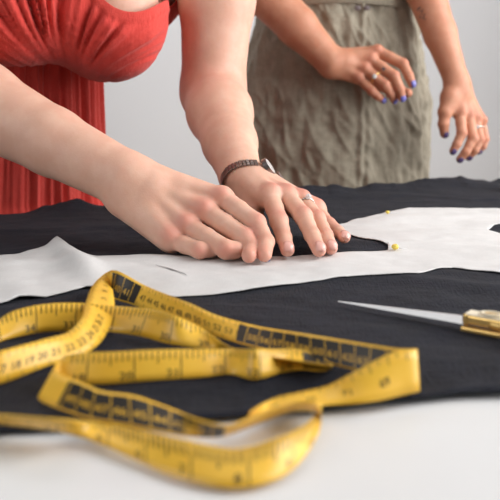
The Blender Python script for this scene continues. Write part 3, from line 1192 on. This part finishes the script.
# wristwatch on the left wrist
wa = nrm(wL - eL)
wc = wL + wa * 0.015
pts, dirs = wrap_loop(B1, wc, wa, 40, 0.0012, ref=nrm(np.array([0.80, -0.1, 0.55])))
watch = empty('wristwatch', wc)
under(watch, P1)
watch['label'] = 'steel bracelet wristwatch on the left wrist'
bmx = bmesh.new()
for k in range(40):
    if k in (0, 1, 2, 38, 39): continue
    d = dirs[k]; nx_ = pts[(k + 1) % 40] - pts[k - 1]; tg = nrm(nx_)
    R_ = np.stack([tg, wa, np.cross(tg, wa)], 1)
    for q in (-1, 0, 1):
        add_box(bmx, pts[k] + wa * q * 0.0036, (np.linalg.norm(nx_) * 0.46, 0.0033, 0.0022), R_, 0.0006)
o = bm_obj('bracelet', bmx, M['watch_steel']); o.parent = watch
for v in o.data.vertices: v.co -= Vector(tuple(wc))
cdir = nrm(np.mean([dirs[k] for k in (38, 39, 0, 1, 2)], 0)); cc = np.mean([pts[k] for k in (38, 39, 0, 1, 2)], 0) - cdir * 0.0006
u_ = nrm(np.cross(cdir, wa)); v_ = np.cross(cdir, u_)


def disc(c_, r0, h0, h1, seg=28):
    V = [c_ + cdir * h0 + r0 * (math.cos(a) * u_ + math.sin(a) * v_) for a in np.linspace(0, 2 * math.pi, seg, endpoint=False)]
    V += [c_ + cdir * h1 + r0 * 0.94 * (math.cos(a) * u_ + math.sin(a) * v_) for a in np.linspace(0, 2 * math.pi, seg, endpoint=False)]
    Fc = [(k, (k + 1) % seg, seg + (k + 1) % seg, seg + k) for k in range(seg)] + [tuple(range(seg))[::-1], tuple(range(seg, 2 * seg))]
    return [p - wc for p in V], Fc


for nm_, r0, h0, h1, mt in (('watch_case', 0.0108, -0.0015, 0.0036, 'watch_steel'), ('dial', 0.0088, 0.0036, 0.0040, 'dial')):
    V, Fc = disc(cc, r0, h0, h1)
    o = mesh_obj(nm_, V, Fc, M[mt], smooth=False); o.parent = watch


def ring(body, a, b, t, parent, name='ring', stone=None, gemdir=(0, 0, 1), mat='silver', lift=0.0006, rr=0.0009, gs=0.0030):
    c_ = a + (b - a) * t; ax = nrm(b - a)
    gd = nrm(np.asarray(gemdir, float))
    pts, dirs = wrap_loop(body, c_, ax, 32, lift, ref=gd)
    # ignore neighbours: cap the radius
    rad = [np.linalg.norm(p - c_) for p in pts]; md = float(np.median(rad))
    pts = [c_ + d * min(r_, md * 1.12) for d, r_ in zip(dirs, rad)]
    root = empty(name, c_); under(root, parent)
    V, Fc = tube([p - c_ for p in pts], rr, 8, closed=True)
    o = mesh_obj('band', V, Fc, M[mat]); o.parent = root
    if stone:
        g = pts[0] + dirs[0] * 0.0016 - c_
        bmx = bmesh.new()
        bmesh.ops.create_icosphere(bmx, subdivisions=1, radius=gs)
        for v in bmx.verts: v.co += Vector(tuple(g))
        o = bm_obj('gemstone', bmx, M['gem']); o.parent = root
        o['label'] = 'clear faceted stone'
    return root


r_ = ring(B1, mL[2], fL[2][0], 0.30, P1, stone=True, gemdir=(0.25, -0.3, 1.0), gs=0.0036)
r_['label'] = 'silver ring with a clear stone'

# blue pin pinched under the fingertips
pp_ = pin(268.5, 260.5, 2.6, 'tiny dark blue headed pin held under the pinching fingertips', M['pin_blue'], 0.0018, 0.02)

# --- red dress, bust part
D1 = Body()
for c_, rr_ in ((bl, 0.0675), (br, 0.0675)): D1.add(c_, c_ - fr * 0.05, rr_, rr_, k=0.035)
D1.add(bl - fr * 0.004, br - fr * 0.004, 0.063, 0.063, k=0.02)
D1.add(pt(116, 37, 0.985), pt(116, 37, 0.985) - fr * 0.05, 0.0455, 0.05, k=0.03)
D1.add(ub + np.array([0.025, 0, 0.092]), chest, 0.090, 0.122, n=fr, s=0.76, k=0.03)
D1.add(chest, (sR * 0.5 + sL * 0.5) + [0, 0, 0.02], 0.125, 0.122, n=fr, s=0.72, k=0.03)
KN = pt(58, 100, 0.93)
V, Q = surface_nets(D1, np.min([q.c - q.R for q in D1.main], 0) - 0.02, np.max([q.c + q.R for q in D1.main], 0) + 0.02, 0.0028 * QH)
for idx in by_blocks(V):
    P = V[idx]
    P = P - D1.grad(P) * np.clip(D1(P), -0.003, 0.003)[:, None]
    V[idx] = P
Nn = np.zeros_like(V)
for idx in by_blocks(V): Nn[idx] = D1.grad(V[idx])
XN = pt(133, 13, 0.95)


def neckline(x):
    return np.minimum(XN[2] + 15.0 * (x - XN[0]) ** 2, XN[2] + 0.09)


bottom = pt(72, 72, 1.0)[2] - 0.006
disp = np.zeros(len(V))
for i in range(len(V)):
    p = V[i]
    phi = math.atan2(p[2] - KN[2], p[0] - KN[0]) if p[1] < ub[1] + 0.06 else p[0] * 9
    r = math.hypot(p[2] - KN[2], p[0] - KN[0])
    wob = 0.05 * fbm(p[0] * 9, p[2] * 9, 2.0, 2)
    q = phi * 6.0 + wob
    a = mnoise.noise(Vector((q * 0.9, r * 2.5, 0.5))) * 0.0075 + (0.35 - abs(mnoise.noise(Vector((q * 1.9, r * 2.0, 3.5))))) * 0.0230 + (0.3 - abs(mnoise.noise(Vector((q * 3.2, r * 3.0, 7.5))))) * 0.0125
    band = neckline(p[0]) - p[2]
    fade = min(1, max(0.0, (band - 0.010) / 0.015)) * min(1, max(0.12, (r - 0.02) / 0.04)) * (1.0 if Nn[i][2] > -0.3 else max(0.15, 1 + (Nn[i][2] + 0.3) * 2.2))
    fade *= min(1.0, max(0.10, 1 - (float((p - bl) @ ac) - 0.022) / 0.035))
    disp[i] = a * fade + (0.0022 if band < 0.012 else 0.0)
V = V + Nn * disp[:, None]
keepv = (V[:, 2] < neckline(V[:, 0])) & (V[:, 2] > bottom - 0.05)
Q = Q[keepv[Q].any(1)]
hi_ = V[:, 2] > neckline(V[:, 0])
V[hi_, 2] = neckline(V[hi_, 0])
used = np.unique(Q); remap = np.full(len(V), -1); remap[used] = np.arange(len(used))
dress = empty('dress', (pelv[0], pelv[1], 0)); under(dress, P1)
dress['label'] = 'red gauze dress with a gathered bust and pleated skirt'
o = np_mesh('bodice', V[used], remap[Q], M['red']); o.parent = dress; o.location = -Vector(tuple(map(float, (pelv[0], pelv[1], 0))))
s = o.modifiers.new('thick', 'SOLIDIFY'); s.thickness = 0.0012; s.offset = -1
# skirt: pleated tube from under the bust to the calf
V, Fc = [], []
NT_, NZ = 520, 70
topc = pt(5, 45, 1.095)
for j in range(NZ + 1):
    t = j / NZ
    z = topc[2] * (1 - t) + 0.42 * t
    dz = topc[2] - z
    cx = topc[0] + (-0.385 - topc[0]) * min(1, dz / 0.22)
    cy = topc[1] + (1.215 - topc[1]) * min(1, dz / 0.22)
    rw = 0.120 + 0.026 * min(1, dz / 0.25) + 0.05 * t
    rd = 0.100 + 0.016 * min(1, dz / 0.25) + 0.05 * t
    amp = min(1, 0.35 + dz / 0.07)
    for i in range(NT_):
        a = 2 * math.pi * i / NT_
        q = a * 7.0 + 0.15 * math.sin(z * 11)
        ca, sa = math.cos(a), math.sin(a)
        nv = Vector((ca * 9, sa * 9, z * 0.9))
        d = mnoise.noise(nv) * 0.007 + mnoise.noise(nv * 2.4) * 0.0055 + mnoise.noise(Vector((ca * 55, sa * 55, z * 4))) * 0.0018
        d *= amp * 1.35
        p = np.array([cx, cy, z]) + ac * ca * (rw + d) - fr * sa * (rd + d)
        V.append(p - np.array([pelv[0], pelv[1], 0]))
for j in range(NZ):
    for i in range(NT_):
        a = j * NT_ + i; b = j * NT_ + (i + 1) % NT_
        Fc.append((a, a + NT_, b + NT_, b))
o = mesh_obj('skirt', V, Fc, M['red']); o.parent = dress

# ------------------------------------------------------------------ PERSON in olive dress
B2 = Body()
dc = np.array([0.158, 1.54])
sR2 = pt(262, -205, 1.54); sL2 = pt(412, -205, 1.56)
eR2 = pt(234, -40, 1.44); wR2 = pt(332, 63, 1.385)
eL2 = pt(409, -55, 1.47); wL2 = pt(457, 82, 1.402)
pel2 = np.array([dc[0], dc[1], 0.93]); wai2 = np.array([dc[0] + 0.005, dc[1], 1.20]); che2 = np.array([dc[0] + 0.01, dc[1] + 0.005, 1.36])
fr2 = np.array([0, -1.0, 0])
for a, b, ra, rb in ((pel2, wai2, 0.150, 0.125), (wai2, che2, 0.125, 0.138), (che2, (sR2 + sL2) / 2, 0.135, 0.085)):
    B2.add(a, b, ra, rb, n=fr2, s=0.62, k=0.04)
nb2 = (sR2 + sL2) / 2 + [0, 0.01, 0.06]
hd2 = nb2 + np.array([0, -0.04, 0.17])
B2.add((sR2 + sL2) / 2, nb2, 0.07, 0.055, k=0.04); B2.add(nb2, hd2 - [0, 0, 0.05], 0.052, 0.05, k=0.03)
B2.add(hd2 + [0, 0.015, 0.02], hd2 + [0, -0.01, 0.0], 0.082, 0.078, k=0.03)
B2.add(hd2 + [0, -0.035, -0.05], hd2 + [0, -0.045, -0.065], 0.045, 0.035, k=0.04)
B2.add(hd2 + [0, -0.085, 0.0], hd2 + [0, -0.10, -0.03], 0.008, 0.012, k=0.015)
for s_, e_, w_, r in ((sR2, eR2, wR2, (0.050, 0.045, 0.039, 0.040, 0.034, 0.0245)), (sL2, eL2, wL2, (0.050, 0.044, 0.036, 0.034, 0.028, 0.0205))):
    m_ = s_ * 0.45 + e_ * 0.55
    B2.add(s_ * 0.75 + che2 * 0.25, s_, 0.05, r[0], k=0.04); B2.add(s_, m_, r[0], r[1], k=0.008); B2.add(m_, e_, r[1], r[2], k=0.016)
    q = e_ * 0.72 + w_ * 0.28; q2 = e_ * 0.35 + w_ * 0.65
    B2.add(e_, q, r[2], r[3], k=0.016); B2.add(q, q2, r[3], r[4], k=0.014); B2.add(q2, w_, r[4], r[5], k=0.008)
for sg in (-1, 1):
    hip = pel2 + np.array([0.085 * sg, 0, -0.05]); knee = np.array([hip[0], hip[1], 0.48]); ank = np.array([hip[0], hip[1] + 0.02, 0.09])
    B2.add(hip, knee, 0.085, 0.055, k=0.04); B2.add(knee, ank, 0.055, 0.036, k=0.03)
    B2.add(ank - [0, 0, 0.045], ank + [0, -0.14, -0.062], 0.038, 0.026, k=0.03)
mR2 = [pt(377, 51, 1.388), pt(371, 60, 1.380), pt(365, 69, 1.376), pt(359, 78, 1.376)]
fR2 = [(pt(403, 64, 1.372), pt(409, 76, 1.362), pt(412, 84, 1.36)),
       (pt(394, 76, 1.360), pt(400, 89, 1.355), pt(402, 98, 1.357)),
       (pt(385, 85, 1.358), pt(391, 94, 1.360), pt(394, 100, 1.368)),
       (pt(372, 91, 1.362), pt(378, 96.5, 1.362), pt(383, 100, 1.366))]
thR2 = (pt(343, 70, 1.405), pt(366, 80, 1.420), pt(390, 89, 1.405), pt(408, 93, 1.382))
bk = nrm(np.cross(mR2[3] - mR2[0], mR2[1] - wR2)); bk = bk if bk[1] < 0 else -bk
nR2 = make_hand(B2, wR2, mR2, fR2, thR2, bk, nrm(mR2[0] - mR2[3]), rs=0.92, hyp=[(wR2, wR2 + (mR2[1] - wR2) * 0.3, 0.0235, 0.020)], knuckle=0.6)
mL2 = [pt(460, 113, 1.385), pt(468, 115, 1.392), pt(475, 118, 1.400), pt(481, 121, 1.410)]
fL2 = [(pt(462, 133, 1.368), pt(457, 144, 1.364), pt(453, 151, 1.364)),
       (pt(473, 138, 1.374), pt(466, 152, 1.368), pt(460, 159, 1.370)),
       (pt(480, 139, 1.386), pt(475, 150, 1.382), pt(469, 157, 1.386)),
       (pt(485, 139, 1.402), pt(483, 146, 1.400), pt(479, 151, 1.402))]
thL2 = (pt(450, 97, 1.388), pt(445, 112, 1.380), pt(443.5, 124, 1.378), pt(444.5, 134, 1.380))
bk2 = nrm(np.cross(mL2[3] - mL2[0], mL2[1] - wL2)); bk2 = bk2 if bk2[1] < 0 else -bk2
nL2 = make_hand(B2, wL2, mL2, fL2, thL2, bk2, nrm(mL2[0] - mL2[3]), rs=0.90, hyp=[(wL2, wL2 + (mL2[1] - wL2) * 0.3, 0.0205, 0.019)], knuckle=0.5)
P2 = empty('person', (dc[0], dc[1], 0))
tag(P2, 'person in an olive linen dress standing behind the table with hands raised and violet nails', 'person')
allp = B2.main + B2.fing
lo = np.min([q.c - q.R for q in allp], 0) - 0.03; hi = np.max([q.c + q.R for q in allp], 0) + 0.03
body2 = under(build_body('body', B2, 0.0026 * QH, M['skin_tan'], None, lo, hi), P2)
cam_dir = lambda p: nrm(CO - p)
add_nails(B2, [(d, t, cam_dir(t) * 0.6 + dr * 0.6) for d, t, dr in nR2[:4]], [M['nail_blue']] * 4, P2, w=0.0046, label='violet blue polished fingernail')
add_nails(B2, [(d, t, cam_dir(t) * 0.6 + dr * 0.6) for d, t, dr in nL2], [M['nail_plum']] * 5, P2, w=0.0046, label='dark plum polished fingernail')
r_ = ring(B2, mR2[2], fR2[2][0], 0.55, P2, stone=True, gemdir=cam_dir(mR2[2]), mat='gold', gs=0.0048, rr=0.0012)
r_['label'] = 'gold ring with a large pale stone'
r_ = ring(B2, mL2[2], fL2[2][0], 0.5, P2, stone=True, gemdir=cam_dir(mL2[2]), gs=0.0040, rr=0.0014)
r_['label'] = 'silver ring with a white stone on the hanging hand'


def decal(body, c_, ax, view, pairs, parent, name, mat):
    """mark lying on the skin: list of (along, across) outline points around c_"""
    sd = nrm(np.cross(ax, view))
    V = []
    for (a, b) in pairs:
        q = body.march(c_ + ax * a + sd * b + view * 0.06, -view, far=0.12)
        V.append((q if q is not None else c_) + view * 0.0003)
    n = len(V) // 2
    Fc = [(i, i + 1, n + i + 1, n + i) for i in range(n - 1)]
    o = mesh_obj(name, V, Fc, mat); under(o, parent)
    return o


tp = pt(421, 14, 1.44)
axf = nrm(wL2 - eL2)
top_ = [(-0.012 + 0.024 * i / 8, 0.001 + 0.004 * math.sin(i * 1.4)) for i in range(9)]
bot_ = [(-0.012 + 0.024 * i / 8, -0.004 + 0.003 * math.sin(i * 2.1)) for i in range(9)]
decal(B2, tp, axf, cam_dir(tp), top_ + bot_, P2, 'tattoo', M['tattoo'])['label'] = 'small faded tattoo on the forearm'
tp = mR2[1] + (fR2[1][0] - mR2[1]) * 0.55
axf = nrm(fR2[1][0] - mR2[1])
decal(B2, tp, axf, cam_dir(tp), [(-0.003 + 0.006 * i / 4, 0.0025) for i in range(5)] + [(-0.003 + 0.006 * i / 4, -0.0025) for i in range(5)], P2, 'tattoo', M['tattoo'])['label'] = 'small finger tattoo'

# olive dress
V, Fc = [], []
NT_, NZ = 420, 300
prof = [(1.50, 0.135, 0.10), (1.36, 0.150, 0.112), (1.235, 0.140, 0.102), (1.205, 0.143, 0.104), (1.12, 0.163, 0.112), (1.03, 0.178, 0.118), (0.88, 0.184, 0.122), (0.70, 0.20, 0.13), (0.42, 0.23, 0.15)]
pz = np.array([p[0] for p in prof])[::-1]; pw = np.array([p[1] for p in prof])[::-1]; pd = np.array([p[2] for p in prof])[::-1]
for j in range(NZ + 1):
    z = 1.50 - (1.50 - 0.42) * (j / NZ)
    rw = np.interp(z, pz, pw); rd = np.interp(z, pz, pd)
    for i in range(NT_):
        a = 2 * math.pi * i / NT_
        ca, sa = math.cos(a), math.sin(a)
        x0, y0 = ca * rw, sa * rd
        f_ = 1.0 if z < 1.2 else max(0.25, 1 - (z - 1.2) / 0.05)
        d = 0.010 * fbm(ca * 3.2, sa * 3.2, z * 1.7, 3) * f_                       # long folds
        d += 0.0070 * fbm(ca * 3 + z * 3, sa * 3, z * 15, 3)                      # diagonal creases
        rdg = 1 - abs(mnoise.noise(Vector((ca * 3.2, sa * 3.2, z * 23 + ca * 6))))
        d += 0.0042 * rdg ** 5
        d += 0.0020 * fbm(ca * 6, sa * 6, z * 48, 3)
        if z < 1.2:                                                               # pleats below the waist
            d += 0.0015 * math.sin(a * 11 + 1.0) * min(1, (1.2 - z) / 0.1) * (0.5 + 0.5 * mnoise.noise(Vector((ca * 2, sa * 2, 5))))
        # central seam with a little ridge
        if sa < 0:
            xs = x0 - 0.038
            d += 0.0032 * math.exp(-(xs / 0.004) ** 2) - 0.003 * math.exp(-((xs - 0.008) / 0.004) ** 2)
        n2 = nrm(np.array([ca / rw, sa / rd, 0]))
        V.append((dc[0] + x0 + n2[0] * d - dc[0], dc[1] + y0 + n2[1] * d - dc[1], z))
for j in range(NZ):
    for i in range(NT_):
        a = j * NT_ + i; b = j * NT_ + (i + 1) % NT_
        Fc.append((a, a + NT_, b + NT_, b))
dress2 = mesh_obj('dress', V, Fc, M['olive'], P2)
dress2['label'] = 'creased olive linen dress with a waist seam'
# waistband
V, Fc = [], []
for j, (z, e) in enumerate([(1.198, 0.004), (1.2, 0.008), (1.216, 0.0085), (1.232, 0.008), (1.234, 0.004)]):
    rw = np.interp(z, pz, pw) + e; rd = np.interp(z, pz, pd) + e
    for i in range(160):
        a = 2 * math.pi * i / 160
        V.append((math.cos(a) * rw, math.sin(a) * rd, z + 0.002 * math.sin(a * 3)))
for j in range(4):
    for i in range(160):
        a = j * 160 + i; b = j * 160 + (i + 1) % 160
        Fc.append((a, b, b + 160, a + 160))
mesh_obj('waistband', V, Fc, M['olive'], dress2)
# small buttoned tab on the waist
for dx in (0.028, 0.044):
    bmx = bmesh.new()
    bmesh.ops.create_uvsphere(bmx, u_segments=14, v_segments=8, radius=1)
    for v in bmx.verts: v.co = Vector((dx + v.co.x * 0.006, -0.1135 + v.co.y * 0.002, 1.192 + v.co.z * 0.0045))
    bm_obj('button', bmx, M['tattoo'], dress2, smooth=True)

# ------------------------------------------------------------------ light
def area(name, loc, target, sx, sy, power, col=(1, 1, 1)):
    l = bpy.data.lights.new(name, 'AREA'); l.shape = 'RECTANGLE'; l.size = sx; l.size_y = sy; l.energy = power; l.color = col
    o = bpy.data.objects.new(name, l); COL.objects.link(o)
    o.location = loc
    o.rotation_euler = (Vector(target) - Vector(loc)).to_track_quat('-Z', 'Y').to_euler()
    return o


area('window_daylight', (WX + 0.15, (wy0 + wy1) / 2, (wz0 + wz1) / 2), (0, (wy0 + wy1) / 2 + 0.25, 1.05), 1.6, 1.4, 58, (1.0, 0.99, 0.98))
area('front_left_fill', (-1.7, -0.35, 1.75), (-0.1, 0.85, 1.0), 1.3, 1.3, 19, (1.0, 0.99, 0.98))  # added fill light from the front left; no window stands there
area('overhead_fill', (0.0, 0.45, 2.6), (0.0, 0.6, 0.9), 1.2, 1.2, 5.0, (1.0, 0.985, 0.97))
area('overhead_fill', (-0.5, 2.1, 2.6), (-0.5, 2.2, 0.9), 1.6, 0.8, 13, (1.0, 0.99, 0.98))  # extra overhead light, added to brighten the back wall and rim the arms
w = bpy.data.worlds.new('soft_daylight'); SC.world = w; w.use_nodes = True
bg = w.node_tree.nodes['Background']
bg.inputs['Color'].default_value = (0.93, 0.96, 1.0, 1); bg.inputs['Strength'].default_value = 0.12

# ------------------------------------------------------------------ camera
cam = bpy.data.cameras.new('camera'); co = bpy.data.objects.new('camera', cam); COL.objects.link(co)
cam.sensor_width = 36; cam.lens = F / 500 * 36
co.location = tuple(CO); co.rotation_euler = (math.pi / 2 - PITCH, 0, 0)
cam.clip_start = 0.02
cam.dof.use_dof = True; cam.dof.focus_distance = 0.775; cam.dof.aperture_fstop = 9.0
SC.camera = co
SC.view_settings.view_transform = 'Standard'; SC.view_settings.look = 'None'
SC.view_settings.exposure = -0.17; SC.view_settings.gamma = 1.0
SC.view_settings.use_curve_mapping = False
